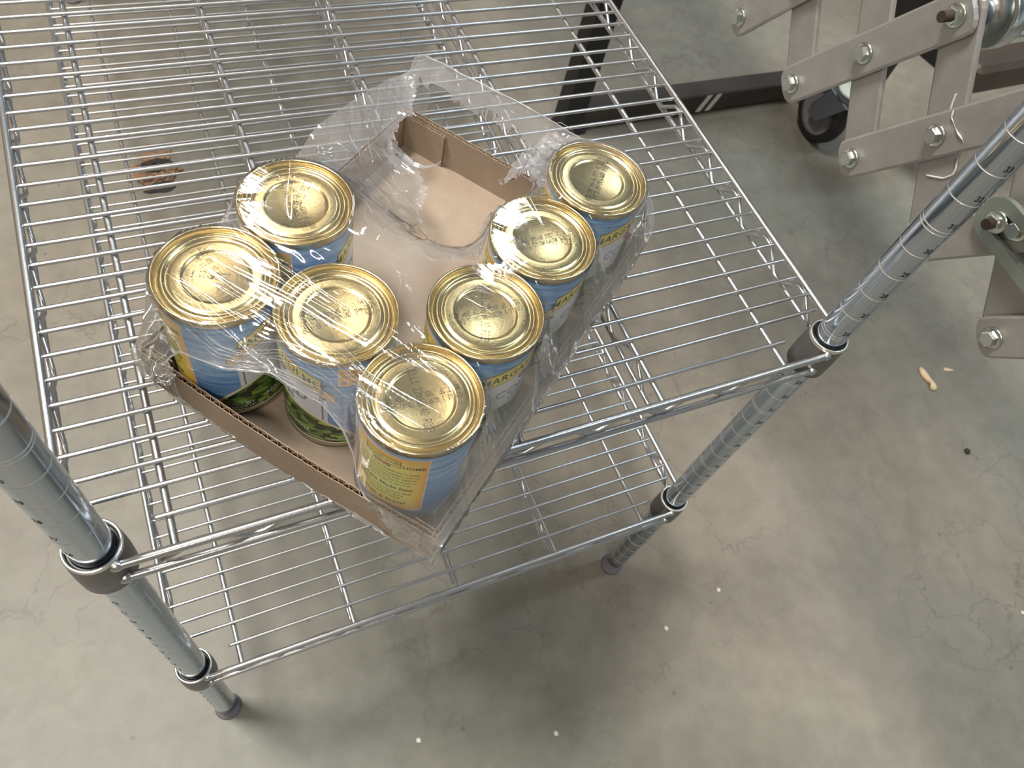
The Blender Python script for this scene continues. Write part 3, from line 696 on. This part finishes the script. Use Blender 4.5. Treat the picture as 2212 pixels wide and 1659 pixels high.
# skirts down the long sides and round the corners
def snoise(n_, amp, k=5):
    q = np.convolve(rng.normal(0, 1, n_+4*k), np.hanning(k+2)[1:-1], 'same')[2*k:2*k+n_]; return q/np.std(q)*amp
def skirt(edge, outx, outy, ztop, zbot, rows, hv, keepcols=None, crink=1.0):
    n_ = len(edge); P = np.zeros((rows+1, n_, 3))
    zz = np.broadcast_to(zbot, (n_,))
    for r_ in range(rows+1):
        u = r_/rows; w = snoise(n_, .55*crink)*(0 if r_ == 0 else 1)
        P[r_, :, 0] = edge[:, 0]+outx*(u**.5)+(w if outx else 0); P[r_, :, 1] = edge[:, 1]+outy*(u**.5)+(w if outy else 0); P[r_, :, 2] = ztop*(1-u)+zz*u
    k = np.ones((rows, n_-1), bool)
    if keepcols is not None: k &= keepcols[None, :]
    addgrid(P, k, hv)
skirt(np.c_[Sg[0], Tg[0]], 0, 2.2, Z[0], 1.0, 8, .30)
skirt(np.c_[Sg[-1], Tg[-1]], 0, -1.2, Z[-1], 1.0, 10, .30)
tm = (tt[1:]+tt[:-1])/2
skirt(np.c_[Sg[:, 0], Tg[:, 0]], 1.0, 0, Z[:, 0], interp(tt, [(-6, 2), (30, 6), (48, 30), (50, 38), (190, 38), (200, 16), (228, 2)]), 8, .25, (tm < 48) | (tm > 190))
# lower lip of film hugging the foot of the near end wall
lt = np.linspace(30, 200, 90); P = np.zeros((4, 90, 3))
for r_, (so, z) in enumerate(((-7.6, 6.5), (-8.4, 4), (-8.6, 1), (-5, -.6))):
    P[r_, :, 0] = so+snoise(90, .4); P[r_, :, 1] = lt; P[r_, :, 2] = z+snoise(90, .5)
addgrid(P, np.ones((3, 89), bool), .9)
# ribbon of film stretched along the far end, above the far end wall
bt = np.linspace(2, 222, 120); P = np.zeros((9, 120, 3)); zt_ = interp(bt, [(-6, 44), (0, 62), (14, 80), (40, 90), (120, 93), (215, 89), (224, 80)])
lowz = interp(bt, [(2, 6), (60, 30), (86, 48), (100, 50), (124, 52), (138, 62), (150, 66), (177, 69), (194, 66), (204, 56), (210, 30), (222, 6)])
for r_ in range(9):
    u = r_/8; P[r_, :, 0] = TS+interp(bt, [(-6, 4), (228, 6)])+3.5*math.sin(u*PI)*1.0+snoise(120, .7, 7)*(r_ > 0); P[r_, :, 1] = bt; P[r_, :, 2] = zt_*(1-u)+lowz*u
addgrid(P, np.ones((8, 119), bool), .34)
# knot and hanging flap by the third can on the right
def sheet(c4, n_, m_, amp, hv, rag=.12):
    c4 = [np.array(c, float) for c in c4]; P = np.zeros((n_, m_, 3))
    for i in range(n_):
        for j in range(m_):
            u, v = i/(n_-1), j/(m_-1)
            P[i, j] = c4[0]*(1-u)*(1-v)+c4[1]*u*(1-v)+c4[2]*u*v+c4[3]*(1-u)*v
    q = rng.normal(0, 1, (n_, m_)); q = (q+np.roll(q, 1, 0)+np.roll(q, 1, 1))/3
    P[..., 2] += q*amp; P[..., 0] += np.roll(q, 2, 1)*amp*.6; P[..., 1] += np.roll(q, 3, 0)*amp*.6
    k = np.ones((n_-1, m_-1), bool)
    for e_ in (0, -1):
        k[e_] = rng.random(m_-1) > rag*3; k[:, e_] = rng.random(n_-1) > rag*3
    addgrid(P, k, hv)
sheet([(TS-2, 108, 70), (246, 112, 58), (238, 92, 84), (TS-4, 84, 92)], 16, 14, 2.2, .55)
sheet([(TS-2, 100, 88), (262, 96, 92), (226, 84, 104), (TS-6, 74, 98)], 16, 10, 2.0, .5)
sheet([(216, 66, 104.8), (228, 90, 104.6), (256, 92, 96), (250, 76, 98)], 10, 10, .8, .4)
sheet([(206, 162, 60), (224, 172, 60), (238, 200, 56), (212, 196, 62)], 12, 12, 2.0, .35)
# thin torn tongue
tp = np.array([(222, 178, 62), (221, 170, 60), (226, 163, 57), (236, 160, 54), (246, 161, 50)], float)
P = np.zeros((9, 2, 3))
for i in range(9):
    q = np.array([np.interp(i/8*4, range(5), tp[:, k]) for k in range(3)]); w = 3.2*(1-i/9)
    P[i, 0] = q+(-w, 0, 0); P[i, 1] = q+(w*.3, w*.5, 1)
addgrid(P, np.ones((8, 1), bool), .8)
# rolled, thickened edges of the tear and of the end openings
def zat(s_, t_):
    i = int(np.clip(round((t_-tt[0])/(tt[1]-tt[0])), 0, NT-1)); a = Sg[i]; j = int(np.argmin(abs(a-s_))); return Z[i, j]
o0 = len(fmb.v)
hp = [(p[0], p[1], max(zat(p[0], p[1]), 50)+rng.normal(0, .4)) for p in hj if p[0] < TS-2]
fmb.tube(hp, .22+.10*snoise(len(hp), 1, 9).clip(-1.5, 1.5), 5)
fmb.tube([(sf[i], tt[i], Z[i, 0]) for i in range(NT) if 44 < tt[i] < 200], [.55+.15*math.sin(i*.31) for i in range(NT) if 44 < tt[i] < 200], 6)
fmb.tube([(TS+5+.4*math.sin(t*.2), t, z) for t, z in zip(bt, zt_)], [.55+.15*math.sin(t*.17) for t in bt], 6)
for k in range(34):                    # tension lines as pale tubes, white glints put into their haze
    a0 = rng.uniform(0, 26)*rng.uniform(.2, 1); t0_ = rng.uniform(44, 130); t1_ = t0_+rng.uniform(25, 80); sl_ = rng.normal(.0, .06); pl = []
    for q in np.linspace(0, 1, 26):
        t_ = t0_+(t1_-t0_)*q
        if t_ > 205: break
        s_ = np.interp(t_, tt, sf)+.4+a0+sl_*(t_-t0_); pl.append((s_, t_, zat(s_, t_)+.25))
    if len(pl) > 3: fmb.tube(pl, [.16*math.sin(PI*min(1, (i+.5)/len(pl)))+.05 for i in range(len(pl))], 4)
for k in range(44):                    # pale tubes standing in for gloss streaks: crumpled far end, empty part
    hump_ = k < 34; s0 = rng.uniform(175, 288) if hump_ else rng.uniform(90, 150); t0_ = rng.uniform(150, 220) if hump_ else rng.uniform(85, 150); an = rng.normal(.9, .8); ln = rng.uniform(8, 34); pl = []
    for q in np.linspace(-.5, .5, 14):
        s_ = s0+math.cos(an)*ln*q+2*math.sin(q*5+k); t_ = t0_+math.sin(an)*ln*q+1.5*math.cos(q*6+k)
        if s_ > TS+4 or not 2 < t_ < TT or inside(np.array([s_]), np.array([t_]), hj)[0]: break
        pl.append((s_, t_, zat(s_, t_)+.2))
    if len(pl) > 5: fmb.tube(pl, [.20*math.sin(PI*(i+.5)/len(pl))+.04 for i in range(len(pl))], 4)
for k in range(22):                    # pale tubes in place of gloss on the stretched ribbon's creases
    t0_ = rng.uniform(30, 190); ln = rng.uniform(10, 40); u0 = rng.uniform(.05, .9); pl = []
    for q in np.linspace(0, 1, 12):
        t_ = min(t0_+ln*q, 218); u_ = min(1, max(0, u0+.12*math.sin(q*3+k))); pl.append((TS+8.8+3.5*math.sin(u_*PI)*.3, t_, np.interp(t_, bt, zt_)*(1-u_)+np.interp(t_, bt, lowz)*u_))
    fmb.tube(pl, [.25*math.sin(PI*(i+.5)/12)+.05 for i in range(12)], 4)
for k in range(16):                    # gathers at the near left corner
    t0_ = rng.uniform(186, 220); fmb.tube([(-8.6-.4*q, t0_+rng.normal(0, .5)+q*rng.uniform(-2, 2), interp([t0_], [(186, 64), (205, 42), (228, 35)])[0]*(1-q)+4*q) for q in np.linspace(0, 1, 6)], .16, 4)
fmb.tube([tuple(q) for q in tp], [.9, .8, .9, .7, .4], 6)
haze += [.75]*(len(fmb.v)-o0)
film = fmb.build('shrink_wrap', M_film, None, W(F0.x, F0.y, 1.9), attrs={'haze': [float(h) for h in haze]}); film.rotation_euler = (0, 0, TA)
tag(film, 'torn clear plastic shrink wrap stretched over the cans and cardboard tray', 'plastic wrap')

# ------------------------------------------------------------------ expandable conveyor with scissor side bars
XC = 620.
conv = empty('expandable_conveyor', W(XC+225, 120, -616)); tag(conv, 'aluminium scissor-bar expandable conveyor standing right of the wire shelf', 'conveyor')
CO = Vector((XC+225, 120, 0))
def K(mb): mb.v = [(p[0]-CO.x, p[1]-CO.y, p[2]+ZD) for p in mb.v]; return mb
def node(k): return 214+94*(1-k)
ZL, ZM, ZT = 78., 144.5, 210.
def bar(mb, y0, z0, y1, z1, x, w=32., th=5., cham=1.2):
    a = math.atan2(z1-z0, y1-y0); Ln = math.hypot(y1-y0, z1-z0); ex = 13.
    out = []
    h = w/2
    for t in range(9): an = -PI/2+PI*t/8; out.append((Ln+ex-h*.6+abs(math.cos(an))**.65*h*.6, math.copysign(abs(math.sin(an))**.8, math.sin(an))*h))
    for t in range(9): an = PI/2+PI*t/8; out.append((-ex+h*.6-abs(math.cos(an))**.65*h*.6, math.copysign(abs(math.sin(an))**.8, math.sin(an))*h))
    ca, sa = math.cos(a), math.sin(a); n_ = len(out)
    def ring(xx, q): return [(xx, y0+p*q_[0]*0+((p)*ca-(r_)*sa), z0+((p)*sa+(r_)*ca)) for (p, r_) in [(c[0], c[1]*(1-q)) for c in out] for q_ in ((1,),)]
    rs = [ring(x-th/2, .12), ring(x-th/2+cham, 0), ring(x+th/2-cham, 0), ring(x+th/2, .12)]
    V = [p for r_ in rs for p in r_]; F = []
    for l in range(3): F += [(l*n_+i, l*n_+(i+1) % n_, (l+1)*n_+(i+1) % n_, (l+1)*n_+i) for i in range(n_)]
    F += [tuple(reversed(range(n_))), tuple(range(3*n_, 4*n_))]
    mb.add(V, F, 0, False)
def hexbolt(mb, y, z, x, s=-1):
    mb.lathe([(0, 0), (8.3, 0), (8.3, s*1.2), (7.2, s*1.9), (0, s*1.9)], 24, 0, (x, y, z), 'x')
    V = []; rot_ = random.random()
    for (r_, d) in ((6.3, 1.5), (6.3, 6.0), (5.4, 6.7)): V += [(x+s*d, y+r_*math.cos(rot_+PI/3*i), z+r_*math.sin(rot_+PI/3*i)) for i in range(6)]
    F = [(l*6+i, l*6+(i+1) % 6, l*6+6+(i+1) % 6, l*6+6+i) for l in range(2) for i in range(6)]+[tuple(range(12, 18))]
    mb.add(V, F, 0, False)
for xs, side in ((XC, 1), (XC+450, -1)):
    for k in range(-14, 9):
        for fam in (0, 1):
            mb = MB()
            if fam == 0: bar(mb, node(k), ZL, node(k+1), ZT, xs); nm = 'scissor_bar'
            else: bar(mb, node(k+1), ZL, node(k), ZT, xs+6.*side); nm = 'scissor_bar'
            bo = K(mb).build(nm, M_alu, conv)
            if fam == 0:
                for (yy, zz) in ((node(k), ZL), (node(k+.5), ZM)):
                    b = MB(); hexbolt(b, yy, zz, xs-2.6 if side > 0 else xs+2.6, -side); K(b).build('bolt', M_bolt, bo)
                b = MB(); hexbolt(b, node(k+1), ZT, xs-2.6 if side > 0 else xs+2.6, -side)
                b.tube([(xs-side*4, node(k+1), ZT), (xs-side*17, node(k+1), ZT)], 3.9, 12, 1); K(b).build('nut', [M_bolt, M_rust], bo)
shade_w = MB()  # unseen wheels added, packed close and run far back to shade the floor
for k in [q*.5 for q in range(-28, 20)]:
    if k % 1 and node(k) > 150: pass
    a = MB(); a.tube([(XC+4, node(k), ZT if k % 1 == 0 else ZM), (XC+446, node(k), ZT if k % 1 == 0 else ZM)], 3.6, 10); ax = K(a).build('roller_axle', M_bolt, conv)
    if k % 1: continue
    for i, xx in enumerate([XC+(34 if int(k) % 2 == 0 else 40)+(75 if 1 <= k <= 3 else 25)*q for q in range(6 if 1 <= k <= 3 else 17)]):
        if k < 1 or k > 3:
            shade_w.lathe([(8, -9), (20, -6), (25, -6), (25, 6), (20, 6), (8, 9)], 20, 0, (xx, node(k), ZT), 'x'); continue
        w_ = MB(); w_.lathe([(8, -9), (9, -9), (9.5, -7), (20, -6), (23.6, -8), (25, -6), (25, 6), (23.6, 8), (20, 6), (9.5, 7), (9, 9), (8, 9)], 36, 0, (xx, node(k), ZT), 'x')
        w_.lathe([(4, -10), (8.5, -10), (8.5, 10), (4, 10)], 20, 1, (xx, node(k), ZT), 'x'); K(w_).build('skate_wheel', [M_bolt, M_fork], ax)
K(shade_w); tag(shade_w.build('skate_wheel', M_bolt, conv), kind='stuff')
# slotted stop link hanging from a top pivot
sl = MB(); y0, z0 = -9., 141.
def slotlink():
    Ln = 120.; an = math.radians(181); h = 17.; hi = 8.2; N = 12
    def loop(w, off): 
        o = [(Ln-17+w*math.cos(-PI/2+PI*t/N), w*math.sin(-PI/2+PI*t/N)) for t in range(N+1)]+[(w*math.cos(PI/2+PI*t/N), w*math.sin(PI/2+PI*t/N)) for t in range(N+1)]
        return o
    O = loop(h, 0); I = loop(hi, 0); ca, sa = math.cos(an), math.sin(an)
    tr = lambda p, x: (x, y0+p[0]*ca-p[1]*sa, z0+p[0]*sa+p[1]*ca)
    n_ = len(O); V = [tr(p, XC-9) for p in O]+[tr(p, XC-9) for p in I]+[tr(p, XC-4.2) for p in O]+[tr(p, XC-4.2) for p in I]; F = []
    for i in range(n_):
        j = (i+1) % n_
        F += [(i, j, n_+j, n_+i), (2*n_+i, 3*n_+i, 3*n_+j, 2*n_+j), (i, 2*n_+i, 2*n_+j, j), (n_+i, n_+j, 3*n_+j, 3*n_+i)]
    sl.add(V, F, 0, False)
slotlink(); so = K(sl).build('slotted_link', M_zincplate, conv)
b = MB(); hexbolt(b, y0, z0, XC-9); b.tube([(XC-12, y0, z0), (XC-20, y0, z0)], 3.9, 12, 1); K(b).build('nut', [M_bolt, M_rust], so)
# dried glue squiggles on the bars
g = MB()
def squig(pts, r=.8):
    P = np.array(pts, float); n_ = 30; tq = np.linspace(0, len(P)-1, n_); g.tube([(XC-3.4, np.interp(a, range(len(P)), P[:, 0]), np.interp(a, range(len(P)), P[:, 1])) for a in tq], [r*(.6+.5*math.sin(i*.4)) for i in range(n_)], 6)
squig([(74.4, 166.6), (72, 162), (66, 160), (60.2, 158.0), (55, 157.5), (51.9, 156.9)])
K(g).build('glue_squiggle', M_glue, conv)
g = MB()
def squig2(pts, r=.9, x=XC+3.2):
    P = np.array(pts, float); n_ = 30; g.tube([(x, np.interp(a, range(len(P)), P[:, 0]), np.interp(a, range(len(P)), P[:, 1])) for a in np.linspace(0, len(P)-1, n_)], [r]*n_, 6)
squig2([(84.6, 178.4-7), (82, 172-7), (79, 166-7), (78.6, 160-7)])
K(g).build('glue_squiggle', M_glue, conv); g = MB()
squig2([(50, 142), (48.5, 139), (46, 136), (44.5, 131), (48, 124), (54, 119.6), (60, 115.5)])
K(g).build('glue_squiggle', M_glue, conv)
# stand: square tube legs, floor bar and casters
def tubebox(name, a, b, w, m, par, up=(0, 0, 1), bev=3):
    a = Vector(a); b = Vector(b); d = (b-a); Ln = d.length; d.normalize(); u = Vector(up); s_ = d.cross(u); s_.normalize(); u = s_.cross(d)
    M = Matrix(((d.x, s_.x, u.x, a.x), (d.y, s_.y, u.y, a.y), (d.z, s_.z, u.z, a.z), (0, 0, 0, 1)))
    mb = MB(); mb.box(0, Ln, -w/2, w/2, -w/2, w/2, 0, M, bev); return K(mb).build(name, m, par)
def caster(cx, cy, rz, par):
    o = bpy.data.objects.new('caster', None)
    ca, sa = math.cos(rz), math.sin(rz); r_ = 70.; off = 42.
    T = lambda mb, dz=0: setattr(mb, 'v', [(cx+p[0]*ca-p[1]*sa, cy+p[0]*sa+p[1]*ca, p[2]) for p in mb.v]) or K(mb)
    zc = -616+r_
    f = MB()
    for s_ in (-1, 1):
        V = [(-off-16, s_*21, zc-16), (-off+16, s_*21, zc-16), (30, s_*24, zc+66), (-34, s_*24, zc+66), (-off-20, s_*21, zc+8)]
        V2 = [(p[0], p[1]+s_*3, p[2]) for p in V]; n_ = 5
        f.add(V+V2, [tuple(range(5)), tuple(reversed(range(5, 10)))]+[(i, (i+1) % 5, 5+(i+1) % 5, 5+i) for i in range(5)], 0, False)
    f.box(-36, 32, -27, 27, zc+64, zc+69, 0, None, 1.5); f.lathe([(0, zc+69), (30, zc+69), (31, zc+76), (26, zc+84), (0, zc+84)], 28)
    fk = T(f).build('caster', M_fork, par)
    w_ = MB(); w_.lathe([(52, -17), (61, -18), (67, -15), (70, -8), (70, 8), (67, 15), (61, 18), (52, 17)], 48, 0, (-off, 0, zc), 'y'); T(w_).build('tyre', M_rubber, fk)
    w_ = MB(); w_.lathe([(0, -19), (14, -19), (15, -10), (48, -9), (53, -17), (53, 17), (48, 9), (15, 10), (14, 19), (0, 19)], 40, 0, (-off, 0, zc), 'y')
    T(w_).build('wheel_hub', M_wheelhub, fk)
    w_ = MB(); w_.lathe([(20, zc+84), (34, zc+84), (36, zc+88), (34, zc+92), (0, zc+92)], 24); T(w_).build('swivel_cap', M_palegreen, fk)
tubebox('stand_leg', (893, 900, -606), (893, 900, -60), 48, M_steelblk, conv, up=(1, 0, 0))
tubebox('floor_bar', (872, 905, -584), (1700, 905, -584), 48, M_steel, conv)
fb = MB(); fb.box(868, 930, 872, 934, -616, -604, 0, None, 4); K(fb).build('stand_foot', M_steelblk, conv)
tubebox('stand_leg', (1500, 742, -450), (1500, 742, 40), 56, M_steelblk, conv, up=(1, 0, 0))
tubebox('cross_tube', (1500, 576, -300), (2300, 596, -300), 66, M_brownpaint, conv, bev=10)
tubebox('brace_tube', (1530, 590, -300), (1500, 742, -300), 50, M_steelblk, conv)
tubebox('floor_bar', (1510, 930, -560), (1500, 742, -470), 50, M_steelblk, conv)
st = MB()
for dx in (0, 26):
    st.add([(1228+dx, 880.4, -562), (1242+dx, 880.4, -562), (1226+dx, 880.4, -606), (1212+dx, 880.4, -606)], [(0, 1, 2, 3)], 0, False)
K(st).build('paint_stripe', M_white, conv)
caster(1470, 728, math.radians(-94), conv)

# ------------------------------------------------------------------ scraps on the floor
def blob(name, x, y, pts, h, m, lab, cat, group=None, rz=0):
    """a small rounded chip: outline pts (mm) swollen to height h"""
    mb = MB(); c = np.mean(pts, axis=0); n_ = len(pts); V = []; F = []
    for (q, z) in ((1, 0.0), (1.06, h*.45), (.72, h*.9), (.30, h)): V += [(c[0]+(p[0]-c[0])*q, c[1]+(p[1]-c[1])*q, z) for p in pts]
    for l in range(3): F += [(l*n_+i, l*n_+(i+1) % n_, (l+1)*n_+(i+1) % n_, (l+1)*n_+i) for i in range(n_)]
    F += [tuple(range(3*n_, 4*n_)), tuple(reversed(range(n_)))]
    mb.add(V, F); o = mb.build(name, m, None, (x*.001, y*.001, 0)); o.rotation_euler = (0, 0, rz); tag(o, lab, cat, group); return o
chip = [(-8, 27), (-3, 24), (1, 14), (4, 4), (6, -4), (12, -12), (14, -19), (9, -25), (2, -26), (-3, -22), (-1, -15), (1, -11), (-4, -6), (-10, 2), (-13, 12), (-12, 22)]
blob('foam_chip', 1322, 121, [(p[0]*.95, p[1]*.95) for p in chip], 6, M_peanut, 'cream curled chip lying on the floor right of the shelf post', 'scrap', rz=math.radians(-20))
blob('foam_chip', 1371, 128, [(0, 0), (5, 4), (16, -9), (19, -15), (8, -9), (1, -4)], 3, M_peanut, 'small cream sliver beside the larger curled chip on the floor', 'scrap', rz=math.radians(20))
blob('dark_crumb', 1295.6, -30.5, [(-6, 0), (-2, 5), (5, 4), (7, -2), (1, -6), (-5, -5)], 4, M_barkdark, 'tiny black speck of dirt on the floor below the cream chip', 'scrap')
cr = [('tiny white crumb on the floor just right of the lower shelf corner', 598, -113.7), ('tiny white crumb on the floor near the bottom edge, left of centre', 211.5, -123.7), ('tiny white crumb on the floor at the far right edge', 1187, -300), ('tiny white crumb near the bottom edge, right of centre', 383.5, -182.8), ('thin pale crumb on the floor right of the small white crumb by the lower shelf', 705, -92)]
for l_, x, y in cr:
    blob('crumb', x, y, [(-3, 0), (0, 3), (4, 2), (3, -3), (-1, -4)], 2.5, M_crumb, l_, 'crumb', 'pale crumbs on the concrete', random.random()*6)
deb = empty('dried_leaf_scrap', (.066, .935, 0)); tag(deb, 'crumpled brown and black scrap on the floor below the lower shelf', 'scrap')
def lump(nm, x, y, sx, sy, h, m, seed, z0=0):
    r_ = np.random.default_rng(seed); mb = MB(); N, Q = 14, 6; V = []
    for i in range(Q+1):
        for k in range(N):
            a = 2*PI*k/N; e_ = PI/2*i/Q; q = math.cos(e_)*(1+r_.normal(0, .16))
            V.append((x+sx*q*math.cos(a), y+sy*q*math.sin(a), z0+h*math.sin(e_)*(1+r_.normal(0, .12))))
    mb.add(V, [(i*N+k, i*N+(k+1) % N, (i+1)*N+(k+1) % N, (i+1)*N+k) for i in range(Q) for k in range(N)], 0, False); mb.build(nm, m, deb)
lump('brown_flap', 12, 38, 26, 22, 9, M_bark, 1); lump('dark_core', 8, 4, 30, 22, 13, M_barkdark, 2)
lump('tan_piece', -22, 0, 13, 20, 12, M_bark, 3); lump('tan_piece', -6, -22, 22, 13, 15, M_bark, 4); lump('tan_piece', 22, -20, 14, 12, 14, M_bark, 5); lump('tan_piece', 34, -8, 16, 8, 12, M_bark, 6)
lump('dark_core', 8, -42, 28, 14, 5, M_barkdark, 7)
